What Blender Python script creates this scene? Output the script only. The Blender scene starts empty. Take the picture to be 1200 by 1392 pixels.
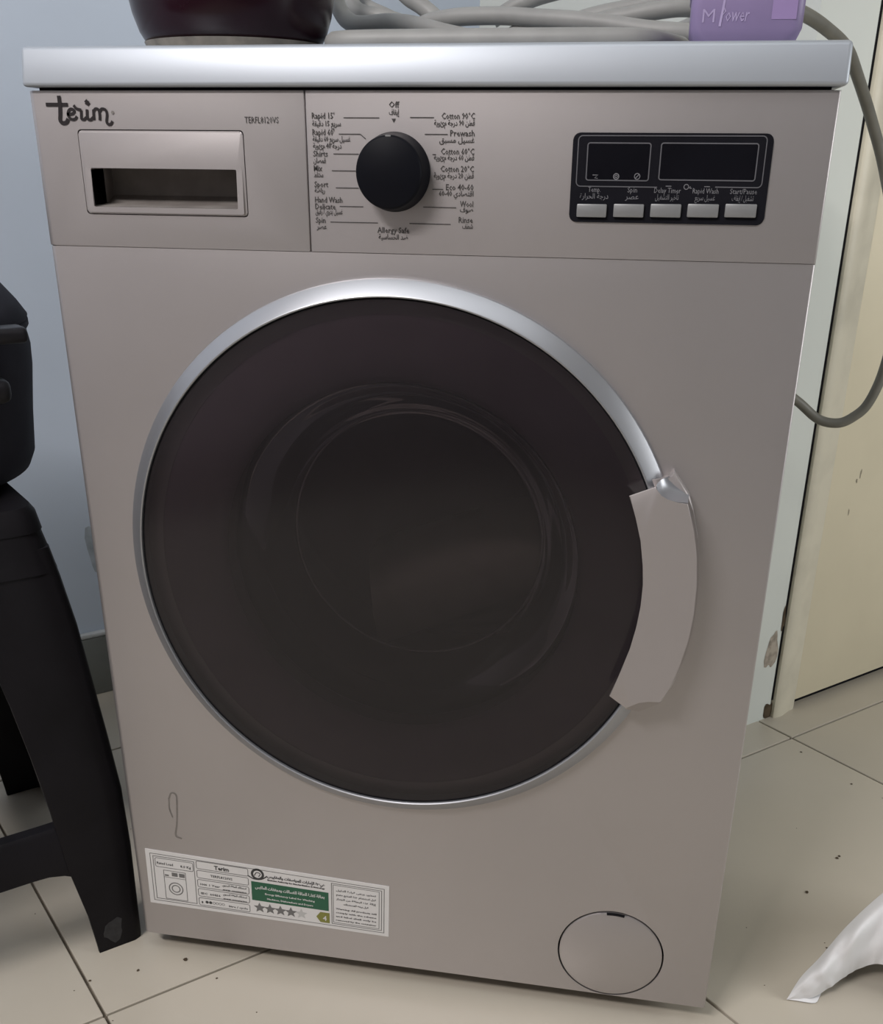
import bpy, bmesh, math, random
from mathutils import Vector, Matrix, noise

S = bpy.context.scene
COL = S.collection
R2 = math.sqrt(2.0)

# ------------------------------------------------------------------ camera
def make_camera():
    pos = Vector((0.19008, -0.86315, 0.79065))
    pitch, yaw, roll = 0.446383, -0.184186, 0.009666
    cy, sy, cp, sp = math.cos(yaw), math.sin(yaw), math.cos(pitch), math.sin(pitch)
    f = Vector((sy * cp, cy * cp, -sp)); r0 = Vector((cy, -sy, 0)); u0 = r0.cross(f)
    cr, sr = math.cos(roll), math.sin(roll)
    r = cr * r0 + sr * u0; u = -sr * r0 + cr * u0
    cam = bpy.data.cameras.new('camera'); o = bpy.data.objects.new('camera', cam); COL.objects.link(o)
    m = Matrix((r, u, -f)).transposed().to_4x4(); m.translation = pos
    o.matrix_world = m
    cam.sensor_fit = 'VERTICAL'; cam.sensor_height = 36.0; cam.sensor_width = 36.0 * 1200 / 1392
    cam.lens = 1464.0 * 36.0 / 1392
    cam.shift_y = (913.45 - 696) / 1392
    cam.clip_start = 0.02
    S.camera = o
make_camera()

# ------------------------------------------------------------------ world, lights, exposure
w = bpy.data.worlds.new('world'); S.world = w; w.use_nodes = True
w.node_tree.nodes['Background'].inputs[0].default_value = (0.75, 0.82, 0.95, 1)
w.node_tree.nodes['Background'].inputs[1].default_value = 0.3

def area(name, loc, target, sx, sy, power, color):
    l = bpy.data.lights.new(name, 'AREA'); l.shape = 'RECTANGLE'; l.size = sx; l.size_y = sy
    l.energy = power; l.color = color
    o = bpy.data.objects.new(name, l); COL.objects.link(o); o.location = loc
    o.rotation_euler = (Vector(target) - Vector(loc)).to_track_quat('-Z', 'Y').to_euler()
    return o
area('tube_lamp', (-0.85, -1.70, 2.30), (0.0, 0.1, 0.3), 0.9, 0.07, 42, (1.0, 0.945, 0.93))
area('fill_right', (2.0, -0.02, 1.00), (0.1, 0.8, 0.5), 0.8, 0.8, 15, (0.97, 0.98, 0.98))  # added fill for walls and door; no window stands here
area('ceiling_fill', (-0.1, -1.0, 2.55), (-0.1, -1.0, 0), 2.4, 0.8, 11, (0.92, 0.96, 1.0))  # added soft overhead fill, no fixture behind it
S.view_settings.view_transform = 'Standard'; S.view_settings.look = 'None'
S.view_settings.exposure = 0.0; S.view_settings.gamma = 1.0
S.view_settings.use_curve_mapping = False

# ------------------------------------------------------------------ helpers
def mat(name, color, rough=0.5, metal=0.0, spec=0.5, coat=0.0, var=0.0, scale=20.0, bump=0.0, bscale=200.0, color2=None):
    m = bpy.data.materials.new(name); m.use_nodes = True
    nt = m.node_tree; b = nt.nodes['Principled BSDF']
    b.inputs['Base Color'].default_value = (*color, 1); b.inputs['Roughness'].default_value = rough
    b.inputs['Metallic'].default_value = metal; b.inputs['Specular IOR Level'].default_value = spec
    b.inputs['Coat Weight'].default_value = coat; b.inputs['Coat Roughness'].default_value = 0.1
    tc = nt.nodes.new('ShaderNodeTexCoord')
    n = nt.nodes.new('ShaderNodeTexNoise'); n.inputs['Scale'].default_value = scale; n.inputs['Detail'].default_value = 6
    nt.links.new(tc.outputs['Object'], n.inputs['Vector'])
    mx = nt.nodes.new('ShaderNodeMix'); mx.data_type = 'RGBA'
    c2 = color2 if color2 else tuple(c * (1 - var) for c in color)
    mx.inputs['A'].default_value = (*color, 1); mx.inputs['B'].default_value = (*c2, 1)
    rm = nt.nodes.new('ShaderNodeMapRange'); rm.inputs['From Min'].default_value = 0.42; rm.inputs['From Max'].default_value = 0.72
    nt.links.new(n.outputs['Fac'], rm.inputs['Value']); nt.links.new(rm.outputs['Result'], mx.inputs['Factor'])
    nt.links.new(mx.outputs['Result'], b.inputs['Base Color'])
    if bump > 0:
        n2 = nt.nodes.new('ShaderNodeTexNoise'); n2.inputs['Scale'].default_value = bscale; n2.inputs['Detail'].default_value = 3
        nt.links.new(tc.outputs['Object'], n2.inputs['Vector'])
        bp = nt.nodes.new('ShaderNodeBump'); bp.inputs['Strength'].default_value = bump; bp.inputs['Distance'].default_value = 0.001
        nt.links.new(n2.outputs['Fac'], bp.inputs['Height']); nt.links.new(bp.outputs['Normal'], b.inputs['Normal'])
    return m

def smoked_glass(name, tint, rough=0.03, ior=1.5, film=0.0):
    m = bpy.data.materials.new(name); m.use_nodes = True; nt = m.node_tree
    nt.nodes.clear()
    out = nt.nodes.new('ShaderNodeOutputMaterial'); mix = nt.nodes.new('ShaderNodeMixShader')
    tr = nt.nodes.new('ShaderNodeBsdfTransparent'); tr.inputs[0].default_value = (*tint, 1)
    gl = nt.nodes.new('ShaderNodeBsdfGlossy'); gl.inputs['Roughness'].default_value = rough
    fr = nt.nodes.new('ShaderNodeFresnel'); fr.inputs[0].default_value = ior
    nt.links.new(fr.outputs[0], mix.inputs[0]); nt.links.new(tr.outputs[0], mix.inputs[1]); nt.links.new(gl.outputs[0], mix.inputs[2])
    dif = nt.nodes.new('ShaderNodeBsdfDiffuse'); dif.inputs[0].default_value = (0.5, 0.44, 0.485, 1)   # a thin film of dust
    m2 = nt.nodes.new('ShaderNodeMixShader'); m2.inputs[0].default_value = film
    nt.links.new(mix.outputs[0], m2.inputs[1]); nt.links.new(dif.outputs[0], m2.inputs[2])
    nt.links.new(m2.outputs[0], out.inputs[0])
    return m

M = {}
M['silver'] = mat('silver_paint', (0.49, 0.463, 0.462), 0.45, 0.8, bump=0.05, bscale=1500, var=0.05, scale=6)
M['silver_trim'] = mat('silver_trim', (0.40, 0.41, 0.435), 0.36, 0.75, var=0.04, scale=5)
M['silver_top'] = mat('silver_top_plate', (0.44, 0.475, 0.52), 0.45, 0.45, var=0.05, scale=4)
M['cabinet'] = mat('cabinet_sheet', (0.42, 0.41, 0.38), 0.45, 0.4, var=0.1)
M['button'] = mat('button_grey', (0.27, 0.275, 0.28), 0.4, 0.3, var=0.05)
M['handle'] = mat('handle_silver', (0.44, 0.41, 0.405), 0.5, 0.6, var=0.04, scale=8)
M['black'] = mat('gloss_black', (0.012, 0.012, 0.016), 0.4, 0, 0.06, var=0.2)
M['knob'] = mat('knob_black', (0.006, 0.0065, 0.010), 0.5, 0, 0.10, var=0.2)
M['gap'] = mat('dark_gap', (0.010, 0.010, 0.012), 0.8, 0, 0.1, var=0.2)
M['print'] = mat('grey_print', (0.075, 0.07, 0.068), 0.7, 0, 0.2, var=0.3, scale=400)
M['logo'] = mat('logo_print', (0.022, 0.018, 0.020), 0.5, 0, 0.3, var=0.2)
M['line'] = mat('display_line', (0.13, 0.13, 0.145), 0.5, 0, 0.3, var=0.2)
M['lcd'] = mat('display_window', (0.008, 0.008, 0.011), 0.25, 0, 0.05, var=0.2)
M['dispprint'] = mat('display_print', (0.22, 0.22, 0.24), 0.6, 0, 0.2, var=0.3, scale=500)
M['white'] = mat('white_mark', (0.75, 0.75, 0.75), 0.5, var=0.05)
M['dust'] = mat('dusty_recess', (0.20, 0.18, 0.168), 0.8, 0, 0.2, var=0.4, scale=30, color2=(0.28, 0.26, 0.24))
M['doorframe'] = mat('inner_door_frame', (0.44, 0.36, 0.41), 0.5, 0, 0.4, var=0.1)
M['gasket'] = mat('gasket_rubber', (0.05, 0.048, 0.048), 0.6, 0, 0.3, var=0.2)
M['drum'] = mat('drum_steel', (0.12, 0.12, 0.12), 0.5, 0.6, var=0.2)
M['cloth'] = mat('pale_cloth', (0.85, 0.80, 0.66), 0.9, 0, 0.1, var=0.15, bump=0.4, bscale=300)
M['glass'] = smoked_glass('smoked_glass', (0.32, 0.29, 0.31), 0.14, 1.45, 0.026)
M['bowl_glass'] = smoked_glass('bowl_glass', (0.78, 0.78, 0.78), 0.03, 1.3)
M['glint'] = mat('glint_ring_metal', (0.38, 0.38, 0.40), 0.18, 1.0, var=0.05)  # bright metal for the added ring that imitates a reflection
M['sticker'] = mat('sticker_paper', (0.70, 0.69, 0.68), 0.45, 0, var=0.05)
M['ink'] = mat('sticker_ink', (0.05, 0.05, 0.05), 0.6, var=0.2)
M['ink_grey'] = mat('sticker_grey', (0.16, 0.157, 0.155), 0.6, var=0.1)
M['green'] = mat('sticker_green', (0.018, 0.105, 0.055), 0.45, var=0.1)
M['olive'] = mat('sticker_olive', (0.22, 0.22, 0.05), 0.5, var=0.1)
M['pale'] = mat('sticker_pale_grey', (0.50, 0.50, 0.49), 0.5, var=0.05)
M['stain'] = mat('drip_stain', (0.30, 0.28, 0.265), 0.6, 0.6, var=0.4, scale=60)
M['doormark'] = mat('door_mark', (0.30, 0.27, 0.20), 0.7, 0, 0.2, var=0.3, scale=90)
M['stool'] = mat('black_plastic', (0.009, 0.008, 0.010), 0.5, 0, 0.16, var=0.3, bump=0.15, bscale=250)
M['worn'] = mat('scuffed_plastic', (0.035, 0.035, 0.038), 0.5, 0, 0.3, var=0.4, scale=120)
M['pot'] = mat('shade_pot_dark', (0.042, 0.042, 0.054), 0.75, 0.0, 0.1, var=0.2)  # dark tone stands in for the shade on the wall
M['bakelite'] = mat('pot_handle', (0.010, 0.009, 0.012), 0.4, 0, var=0.2)
M['maroon'] = mat('maroon_glaze', (0.016, 0.003, 0.008), 0.22, 0, 0.3, coat=0.0, var=0.4, scale=12)
M['foot_ring'] = mat('bowl_foot', (0.22, 0.20, 0.17), 0.5, 0, var=0.5, scale=60)
M['purple'] = mat('purple_plastic', (0.27, 0.21, 0.38), 0.45, 0, var=0.12, scale=8)
M['purple_lid'] = mat('purple_lid', (0.15, 0.09, 0.27), 0.4, 0, var=0.1)
M['purple_label'] = mat('pale_purple_label', (0.33, 0.24, 0.46), 0.4, 0, var=0.08)
M['purple_print'] = mat('purple_print', (0.42, 0.345, 0.55), 0.45, 0, var=0.15, scale=80)
M['cable'] = mat('grey_cable', (0.30, 0.30, 0.29), 0.5, 0, var=0.15, scale=30)
M['cord'] = mat('grey_cord', (0.17, 0.165, 0.14), 0.5, 0, var=0.2, scale=30)
M['bag'] = mat('white_bag', (0.78, 0.78, 0.785), 0.8, 0, 0.1, var=0.04)
M['tile'] = mat('cream_tile', (0.53, 0.485, 0.405), 0.3, 0, 0.5, var=0.10, scale=3)
M['grout'] = mat('dirty_grout', (0.16, 0.135, 0.105), 0.9, 0, 0.1, var=0.5, scale=25)
M['wall_l'] = mat('wall_paint_cool_cast', (0.56, 0.635, 0.74), 0.65, 0, 0.3, var=0.06, scale=5, bump=0.1, bscale=60)  # same paint on both walls; bluish cast of the light put into this colour
M['wall_r'] = mat('wall_paint_green_cast', (0.66, 0.69, 0.65), 0.65, 0, 0.3, var=0.06, scale=5, bump=0.1, bscale=60)  # same paint again, greenish cast of the light put into the colour
M['wall_room'] = mat('room_paint', (0.26, 0.265, 0.275), 0.8, 0, 0.2, var=0.05, scale=3)
M['wall_far'] = mat('far_wall_paint', (0.74, 0.69, 0.69), 0.8, 0, 0.2, var=0.05, scale=3)
M['ceil'] = mat('ceiling_paint', (0.75, 0.75, 0.74), 0.8, 0, 0.2, var=0.04, scale=3)
M['door'] = mat('cream_door', (0.70, 0.64, 0.48), 0.45, 0, 0.4, var=0.10, scale=4)
M['frame'] = mat('cream_frame', (0.66, 0.62, 0.50), 0.45, 0, 0.4, var=0.18, scale=14)
M['dirt'] = mat('dirt', (0.10, 0.075, 0.05), 0.9, 0, 0.1, var=0.5, scale=90)
M['peel'] = mat('peeling_plaster', (0.42, 0.37, 0.31), 0.9, 0, 0.1, var=0.6, scale=70)
M['skirt'] = mat('grey_skirting_tile', (0.19, 0.20, 0.19), 0.4, 0, 0.5, var=0.2, scale=12)
M['skirt_edge'] = mat('skirting_edge', (0.55, 0.57, 0.58), 0.5, 0, var=0.2)
M['smudge'] = mat('wall_smudge', (0.43, 0.48, 0.53), 0.8, 0, 0.2, var=0.3, scale=40)

def sharp(me, ang=35):
    me.polygons.foreach_set('use_smooth', [True] * len(me.polygons))
    me.set_sharp_from_angle(angle=math.radians(ang))

def link(name, me, m, parent=None, ang=35):
    o = bpy.data.objects.new(name, me); COL.objects.link(o)
    if m is not None:
        me.materials.clear(); me.materials.append(m)
    if parent is not None: o.parent = parent
    sharp(me, ang)
    return o

def obj(name, bm, m, parent=None, ang=35):
    bmesh.ops.recalc_face_normals(bm, faces=bm.faces[:])
    me = bpy.data.meshes.new(name); bm.to_mesh(me); bm.free()
    return link(name, me, m, parent, ang)

def thing(name, label, cat, loc=(0, 0, 0), group=None):
    o = bpy.data.objects.new(name, None); COL.objects.link(o); o.location = loc
    o.empty_display_size = 0.05
    o['label'] = label; o['category'] = cat
    if group: o['group'] = group
    return o

def structure(o):
    o['kind'] = 'structure'; return o

def box_bm(x0, x1, y0, y1, z0, z1, bev=0.0, seg=2, bm=None):
    bm = bm or bmesh.new()
    g = bmesh.ops.create_cube(bm, size=1.0)
    for v in g['verts']:
        v.co = Vector(((x0 + x1) / 2 + v.co.x * (x1 - x0), (y0 + y1) / 2 + v.co.y * (y1 - y0), (z0 + z1) / 2 + v.co.z * (z1 - z0)))
    if bev > 0:
        ed = list({e for v in g['verts'] for e in v.link_edges})
        bmesh.ops.bevel(bm, geom=ed, offset=bev, segments=seg, profile=0.5, affect='EDGES')
    return bm

def prism_bm(pts, y0, y1, bev=0.0, seg=2, bm=None):
    """outline of (x,z) points extruded from y0 (front) to y1; front rim bevelled"""
    bm = bm or bmesh.new()
    a = [bm.verts.new((x, y0, z)) for x, z in pts]; b = [bm.verts.new((x, y1, z)) for x, z in pts]
    n = len(pts)
    ff = bm.faces.new(a); bm.faces.new(b[::-1])
    for i in range(n):
        bm.faces.new((a[i], b[i], b[(i + 1) % n], a[(i + 1) % n]))
    if bev > 0:
        bmesh.ops.bevel(bm, geom=list(ff.edges), offset=bev, segments=seg, profile=0.5, affect='EDGES')
    return bm

def taper_prism(pts, y0, y1, inset, bev):
    n = len(pts); area2 = sum(pts[i][0] * pts[(i + 1) % n][1] - pts[(i + 1) % n][0] * pts[i][1] for i in range(n)); sg = 1 if area2 > 0 else -1
    bm = prism_bm(pts, y0, y1, 0)
    bm.verts.ensure_lookup_table()
    V = [v for v in bm.verts if abs(v.co.y - y1) < 1e-7]
    new = []
    for v in V:
        i = min(range(n), key=lambda k: (pts[k][0] - v.co.x) ** 2 + (pts[k][1] - v.co.z) ** 2)
        a, b = pts[i - 1], pts[(i + 1) % n]; t = Vector((b[0] - a[0], b[1] - a[1])).normalized() * sg
        new.append((v, v.co.x - t.y * inset, v.co.z + t.x * inset))
    for v, x, z in new: v.co.x, v.co.z = x, z
    if bev:
        ff = min(bm.faces, key=lambda f: f.calc_center_median().y)
        bmesh.ops.bevel(bm, geom=list(ff.edges), offset=bev, segments=2, profile=0.5, affect='EDGES')
    return bm

def rolled_panel(x0, x1, z0, z1, y1, rl, rr, y0=0.0, bev=0.0015):
    pts = [(x0, y1)]
    for k in range(6):
        a = math.radians(180 - 90 * k / 5) ; pts.append((x0 + rl + rl * math.cos(a), y0 + rl - rl * math.sin(a)))
    for k in range(6):
        a = math.radians(90 - 90 * k / 5); pts.append((x1 - rr + rr * math.cos(a), y0 + rr - rr * math.sin(a)))
    pts.append((x1, y1))
    bm = bmesh.new(); lo = [bm.verts.new((x, y, z0)) for x, y in pts]; hi = [bm.verts.new((x, y, z1)) for x, y in pts]
    n = len(pts)
    fl_, fh = bm.faces.new(lo[::-1]), bm.faces.new(hi)
    for i in range(n): bm.faces.new((lo[i], lo[(i + 1) % n], hi[(i + 1) % n], hi[i]))
    bmesh.ops.bevel(bm, geom=list(fl_.edges) + list(fh.edges), offset=bev, segments=2, profile=0.5, affect='EDGES')
    return bm

def rrect(x0, x1, z0, z1, r, n=5):
    pts = []
    for cx, cz, a0 in ((x1 - r, z1 - r, 0), (x0 + r, z1 - r, 90), (x0 + r, z0 + r, 180), (x1 - r, z0 + r, 270)):
        for k in range(n + 1):
            a = math.radians(a0 + 90 * k / n); pts.append((cx + r * math.cos(a), cz + r * math.sin(a)))
    return pts

def ring_line(bm, outer, inner, y):
    a = [bm.verts.new((x, y, z)) for x, z in outer]; b = [bm.verts.new((x, y, z)) for x, z in inner]
    n = len(a)
    for i in range(n):
        bm.faces.new((a[i], a[(i + 1) % n], b[(i + 1) % n], b[i]))

def lathe_bm(prof, c, axis='y', seg=96, bm=None, a0=0, a1=360):
    """profile of (r, h): revolved about an axis through c (axis 'y': h is y; 'z': h is z)"""
    bm = bm or bmesh.new()
    full = abs(a1 - a0 - 360) < 1e-6
    n = seg if full else seg + 1
    rings = []
    for r, h in prof:
        row = []
        if r < 1e-6:
            v = bm.verts.new((c[0], h, c[2]) if axis == 'y' else (c[0], c[1], h)); row = [v] * n
        else:
            for k in range(n):
                a = math.radians(a0 + (a1 - a0) * k / seg)
                if axis == 'y': row.append(bm.verts.new((c[0] + r * math.cos(a), h, c[2] + r * math.sin(a))))
                else: row.append(bm.verts.new((c[0] + r * math.cos(a), c[1] + r * math.sin(a), h)))
        rings.append(row)
    for i in range(len(rings) - 1):
        for k in range(n if full else n - 1):
            q = [rings[i][k], rings[i][(k + 1) % n], rings[i + 1][(k + 1) % n], rings[i + 1][k]]
            u = []
            for v in q:
                if v not in u: u.append(v)
            if len(u) >= 3: bm.faces.new(u)
    return bm

def catmull(pts, n=8):
    P = [Vector(p) for p in pts]; P = [2 * P[0] - P[1]] + P + [2 * P[-1] - P[-2]]
    out = []
    for i in range(1, len(P) - 2):
        a, b, c, d = P[i - 1:i + 3]
        for k in range(n):
            t = k / n
            out.append(0.5 * ((2 * b) + (c - a) * t + (2 * a - 5 * b + 4 * c - d) * t * t + (3 * b - a - 3 * c + d) * t ** 3))
    out.append(P[-2]); return out

def tube_bm(pts, r, seg=12, bm=None, smooth=8, taper=None):
    bm = bm or bmesh.new()
    P = catmull(pts, smooth) if smooth else [Vector(p) for p in pts]
    up = Vector((0.13, 0.2, 1)).normalized(); rows = []
    for i, p in enumerate(P):
        t = (P[min(i + 1, len(P) - 1)] - P[max(i - 1, 0)]).normalized()
        n = (up - t * up.dot(t))
        if n.length < 1e-4: n = t.orthogonal()
        n.normalize(); b = t.cross(n); up = n
        rr = r if taper is None else r * taper(i / (len(P) - 1))
        rows.append([bm.verts.new(p + rr * (math.cos(2 * math.pi * k / seg) * n + math.sin(2 * math.pi * k / seg) * b)) for k in range(seg)])
    for i in range(len(rows) - 1):
        for k in range(seg):
            bm.faces.new((rows[i][k], rows[i][(k + 1) % seg], rows[i + 1][(k + 1) % seg], rows[i + 1][k]))
    bm.faces.new(rows[0][::-1]); bm.faces.new(rows[-1])
    return bm

def ribbon(bm, pts, wd, y, smooth=6, ends=1.0):
    """flat printed stroke in the x-z plane"""
    P = catmull([(x, 0, z) for x, z in pts], smooth) if smooth else [Vector((x, 0, z)) for x, z in pts]
    prev = None
    for i, p in enumerate(P):
        t = (P[min(i + 1, len(P) - 1)] - P[max(i - 1, 0)]).normalized()
        n = Vector((-t.z, 0, t.x)) * wd / 2
        q = (bm.verts.new((p.x + n.x, y, p.z + n.z)), bm.verts.new((p.x - n.x, y, p.z - n.z)))
        if prev: bm.faces.new((prev[0], prev[1], q[1], q[0]))
        prev = q

def boolean_cut(o, cutters):
    for c in cutters:
        md = o.modifiers.new('cut', 'BOOLEAN'); md.operation = 'DIFFERENCE'; md.object = c; md.solver = 'EXACT'
    dg = bpy.context.evaluated_depsgraph_get(); dg.update()
    me = bpy.data.meshes.new_from_object(o.evaluated_get(dg))
    o.modifiers.clear(); o.data = me
    for c in cutters: bpy.data.objects.remove(c)
    sharp(me, 30)

# ---- arabic shaping: (isolated, final, initial, medial)
AR = {'ا': (0xFE8D, 0xFE8E, 0, 0), 'أ': (0xFE83, 0xFE84, 0, 0), 'إ': (0xFE87, 0xFE88, 0, 0), 'آ': (0xFE81, 0xFE82, 0, 0),
      'ب': (0xFE8F,) * 1 + (0xFE90, 0xFE91, 0xFE92), 'ة': (0xFE93, 0xFE94, 0, 0), 'ت': (0xFE95, 0xFE96, 0xFE97, 0xFE98),
      'ث': (0xFE99, 0xFE9A, 0xFE9B, 0xFE9C), 'ج': (0xFE9D, 0xFE9E, 0xFE9F, 0xFEA0), 'ح': (0xFEA1, 0xFEA2, 0xFEA3, 0xFEA4),
      'خ': (0xFEA5, 0xFEA6, 0xFEA7, 0xFEA8), 'د': (0xFEA9, 0xFEAA, 0, 0), 'ذ': (0xFEAB, 0xFEAC, 0, 0), 'ر': (0xFEAD, 0xFEAE, 0, 0),
      'ز': (0xFEAF, 0xFEB0, 0, 0), 'س': (0xFEB1, 0xFEB2, 0xFEB3, 0xFEB4), 'ش': (0xFEB5, 0xFEB6, 0xFEB7, 0xFEB8),
      'ص': (0xFEB9, 0xFEBA, 0xFEBB, 0xFEBC), 'ض': (0xFEBD, 0xFEBE, 0xFEBF, 0xFEC0), 'ط': (0xFEC1, 0xFEC2, 0xFEC3, 0xFEC4),
      'ع': (0xFEC9, 0xFECA, 0xFECB, 0xFECC), 'غ': (0xFECD, 0xFECE, 0xFECF, 0xFED0), 'ف': (0xFED1, 0xFED2, 0xFED3, 0xFED4),
      'ق': (0xFED5, 0xFED6, 0xFED7, 0xFED8), 'ك': (0xFED9, 0xFEDA, 0xFEDB, 0xFEDC), 'ل': (0xFEDD, 0xFEDE, 0xFEDF, 0xFEE0),
      'م': (0xFEE1, 0xFEE2, 0xFEE3, 0xFEE4), 'ن': (0xFEE5, 0xFEE6, 0xFEE7, 0xFEE8), 'ه': (0xFEE9, 0xFEEA, 0xFEEB, 0xFEEC),
      'و': (0xFEED, 0xFEEE, 0, 0), 'ى': (0xFEEF, 0xFEF0, 0, 0), 'ي': (0xFEF1, 0xFEF2, 0xFEF3, 0xFEF4)}
def arabic(s):
    out = []
    for i, ch in enumerate(s):
        if ch not in AR: out.append(ch); continue
        f = AR[ch]
        pj = i > 0 and s[i - 1] in AR and AR[s[i - 1]][2]
        nj = i + 1 < len(s) and s[i + 1] in AR and f[2]
        out.append(chr(f[3] if pj and nj else f[1] if pj else f[2] if nj else f[0]))
    # keep runs of digits left to right
    r = ''.join(out)[::-1]; res = ''; run = ''
    for ch in r:
        if ch.isdigit(): run = ch + run
        else: res += run + ch; run = ''
    return res + run

TXT = bpy.data.curves.new('text', 'FONT'); TXTO = bpy.data.objects.new('text', TXT); COL.objects.link(TXTO)
TXT.resolution_u = 1
def text(bm, s, size, x, z, y, align='LEFT', fit=None, frame=None, ar=False, bold=0.0, shear=0.0):
    """flat lettering set into bm; (x,z) = baseline start; fit = wanted width; frame maps (u,v) to x,z"""
    TXT.body = arabic(s) if ar else s; TXT.size = size; TXT.align_x = 'LEFT'; TXT.offset = bold; TXT.shear = shear
    dg = bpy.context.evaluated_depsgraph_get(); dg.update()
    me = bpy.data.meshes.new_from_object(TXTO.evaluated_get(dg))
    if not me.vertices: return
    xs = [v.co.x for v in me.vertices]; x0, x1 = min(xs), max(xs)
    k = fit / (x1 - x0) if fit else 1.0
    wd = (x1 - x0) * k
    ox = x - (wd if align == 'RIGHT' else wd / 2 if align == 'CENTER' else 0)
    vs = []
    for v in me.vertices:
        px, pz = ox + (v.co.x - x0) * k, z + v.co.y
        if frame: px, pz = frame(px, pz)
        vs.append(bm.verts.new((px, y, pz)))
    for p in me.polygons:
        try: bm.faces.new([vs[i] for i in p.vertices])
        except ValueError: pass
    bpy.data.meshes.remove(me)

def E(e1, e2, z):
    """room axes: the walls and tiles run at 45 degrees to the machine"""
    return Vector(((e1 - e2) / R2, (e1 + e2) / R2, z))
def to_room(bm):
    for v in bm.verts: v.co = E(v.co.x, v.co.y, v.co.z)
    return bm

# ------------------------------------------------------------------ the room
TS = 0.5278; G = 0.0016
fl = structure(obj('floor', to_room(box_bm(-3.0, 2.6, -2.6, 1.3, -0.06, -0.004)), M['grout']))
rnd = random.Random(5)
tile_me = bpy.data.meshes.new('tile')
tb = box_bm(-TS / 2 + G, TS / 2 - G, -TS / 2 + G, TS / 2 - G, -0.009, 0, 0.0008, 1); tb.to_mesh(tile_me); tb.free()
tile_me.materials.append(M['tile'])
for i in range(-4, 3):
    for j in range(-4, 2):
        # tile lines lie at e1 = .2454 + k TS and e2 = .1358 + k TS
        c1, c2 = 0.2454 + (i + 0.5) * TS, 0.1358 + (j + 0.5) * TS
        t = bpy.data.objects.new('tile', tile_me); COL.objects.link(t)
        t.location = E(c1, c2, 0.0); t.rotation_euler = (rnd.uniform(-.0004, .0004), rnd.uniform(-.0004, .0004), math.pi / 4); t.parent = fl

CL = 1.222 / R2      # left wall face
CD = 0.284 / R2      # door wall face
SK = 0.974 / R2      # niche side wall face
DX = 1.127 / R2      # door frame starts here
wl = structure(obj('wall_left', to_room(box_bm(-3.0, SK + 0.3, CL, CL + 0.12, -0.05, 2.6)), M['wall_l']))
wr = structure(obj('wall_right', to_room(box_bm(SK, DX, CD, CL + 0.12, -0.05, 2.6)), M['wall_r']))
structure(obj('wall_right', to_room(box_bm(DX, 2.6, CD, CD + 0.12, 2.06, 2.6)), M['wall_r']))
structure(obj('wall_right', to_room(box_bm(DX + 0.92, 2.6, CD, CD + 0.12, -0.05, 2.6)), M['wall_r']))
structure(obj('wall_front', to_room(box_bm(-3.0, 2.6, -2.7, -2.6, -0.05, 2.6)), M['wall_room']))
structure(obj('wall_far_left', to_room(box_bm(-3.1, -3.0, -2.7, CL + .12, -0.05, 2.6)), M['wall_far']))
structure(obj('wall_far_right', to_room(box_bm(2.6, 2.7, -2.7, CD + .12, -0.05, 2.6)), M['wall_room']))
structure(obj('ceiling', to_room(box_bm(-3.1, 2.7, -2.7, CL + .12, 2.6, 2.7)), M['ceil']))

# skirting of the left wall: grey tiles with a pale top edge
bb = structure(obj('baseboard_left', to_room(box_bm(-3.0, SK, CL - 0.012, CL, 0, 0.098, 0.002)), M['skirt']))
e = obj('top_edge', to_room(box_bm(-3.0, SK, CL - 0.0125, CL, 0.098, 0.106, 0.003)), M['skirt_edge'], bb); e['label'] = 'pale edge along the top'
# damp smudge on the plaster just above the skirting
def blob_bm(c1, c2, z, rx, rz, n=22, seed=1, d=0.0012):
    bm = bmesh.new(); rr = random.Random(seed); ph = [rr.uniform(0, 6.28) for _ in range(4)]
    vs = []
    for k in range(n):
        a = 2 * math.pi * k / n
        q = 1 + 0.18 * math.sin(2 * a + ph[0]) + 0.14 * math.sin(3 * a + ph[1]) + 0.1 * math.sin(5 * a + ph[2])
        vs.append(bm.verts.new((c1 + rx * q * math.cos(a), c2, z + rz * q * math.sin(a))))
    c = bm.verts.new((c1, c2 - d, z))
    for k in range(n): bm.faces.new((vs[k], vs[(k + 1) % n], c))
    return bm
# door: frame with a moulded face, flush leaf, dark gap below
dr = structure(bpy.data.objects.new('door_1', None)); COL.objects.link(dr); dr.location = E(DX, CD, 0)
inv = Matrix.Translation(-dr.location)
def dobj(name, bm, m):
    o = obj(name, bm, m, dr); o.data.transform(inv); return o
prof = [(0.000, 0.06), (0.000, -0.006), (0.003, -0.0085), (0.012, -0.0095), (0.020, -0.009), (0.030, -0.0062), (0.040, -0.0038), (0.050, -0.003), (0.054, -0.0015), (0.054, 0.06)]
def frame_post(x0, flip, z0, z1):
    bm = bmesh.new(); a = []; b = []
    for s, c in prof:
        x = x0 + (-s if flip else s)
        a.append(bm.verts.new(E(x, CD + c, z0))); b.append(bm.verts.new(E(x, CD + c, z1)))
    n = len(a)
    for i in range(n): bm.faces.new((a[i], a[(i + 1) % n], b[(i + 1) % n], b[i]))
    bm.faces.new(a); bm.faces.new(b[::-1]); return bm
dobj('jamb', frame_post(DX + 0.0030, False, -0.001, 2.05), M['frame'])
dobj('jamb', frame_post(DX + 0.92, True, -0.001, 2.05), M['frame'])
dobj('head_jamb', to_room(box_bm(DX + 0.054, DX + 0.866, CD - 0.006, CD + 0.06, 2.0, 2.05, 0.003)), M['frame'])
dobj('door_leaf', to_room(box_bm(DX + 0.0575, DX + 0.862, CD - 0.001, CD + 0.038, 0.014, 1.997, 0.002)), M['door'])
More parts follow.
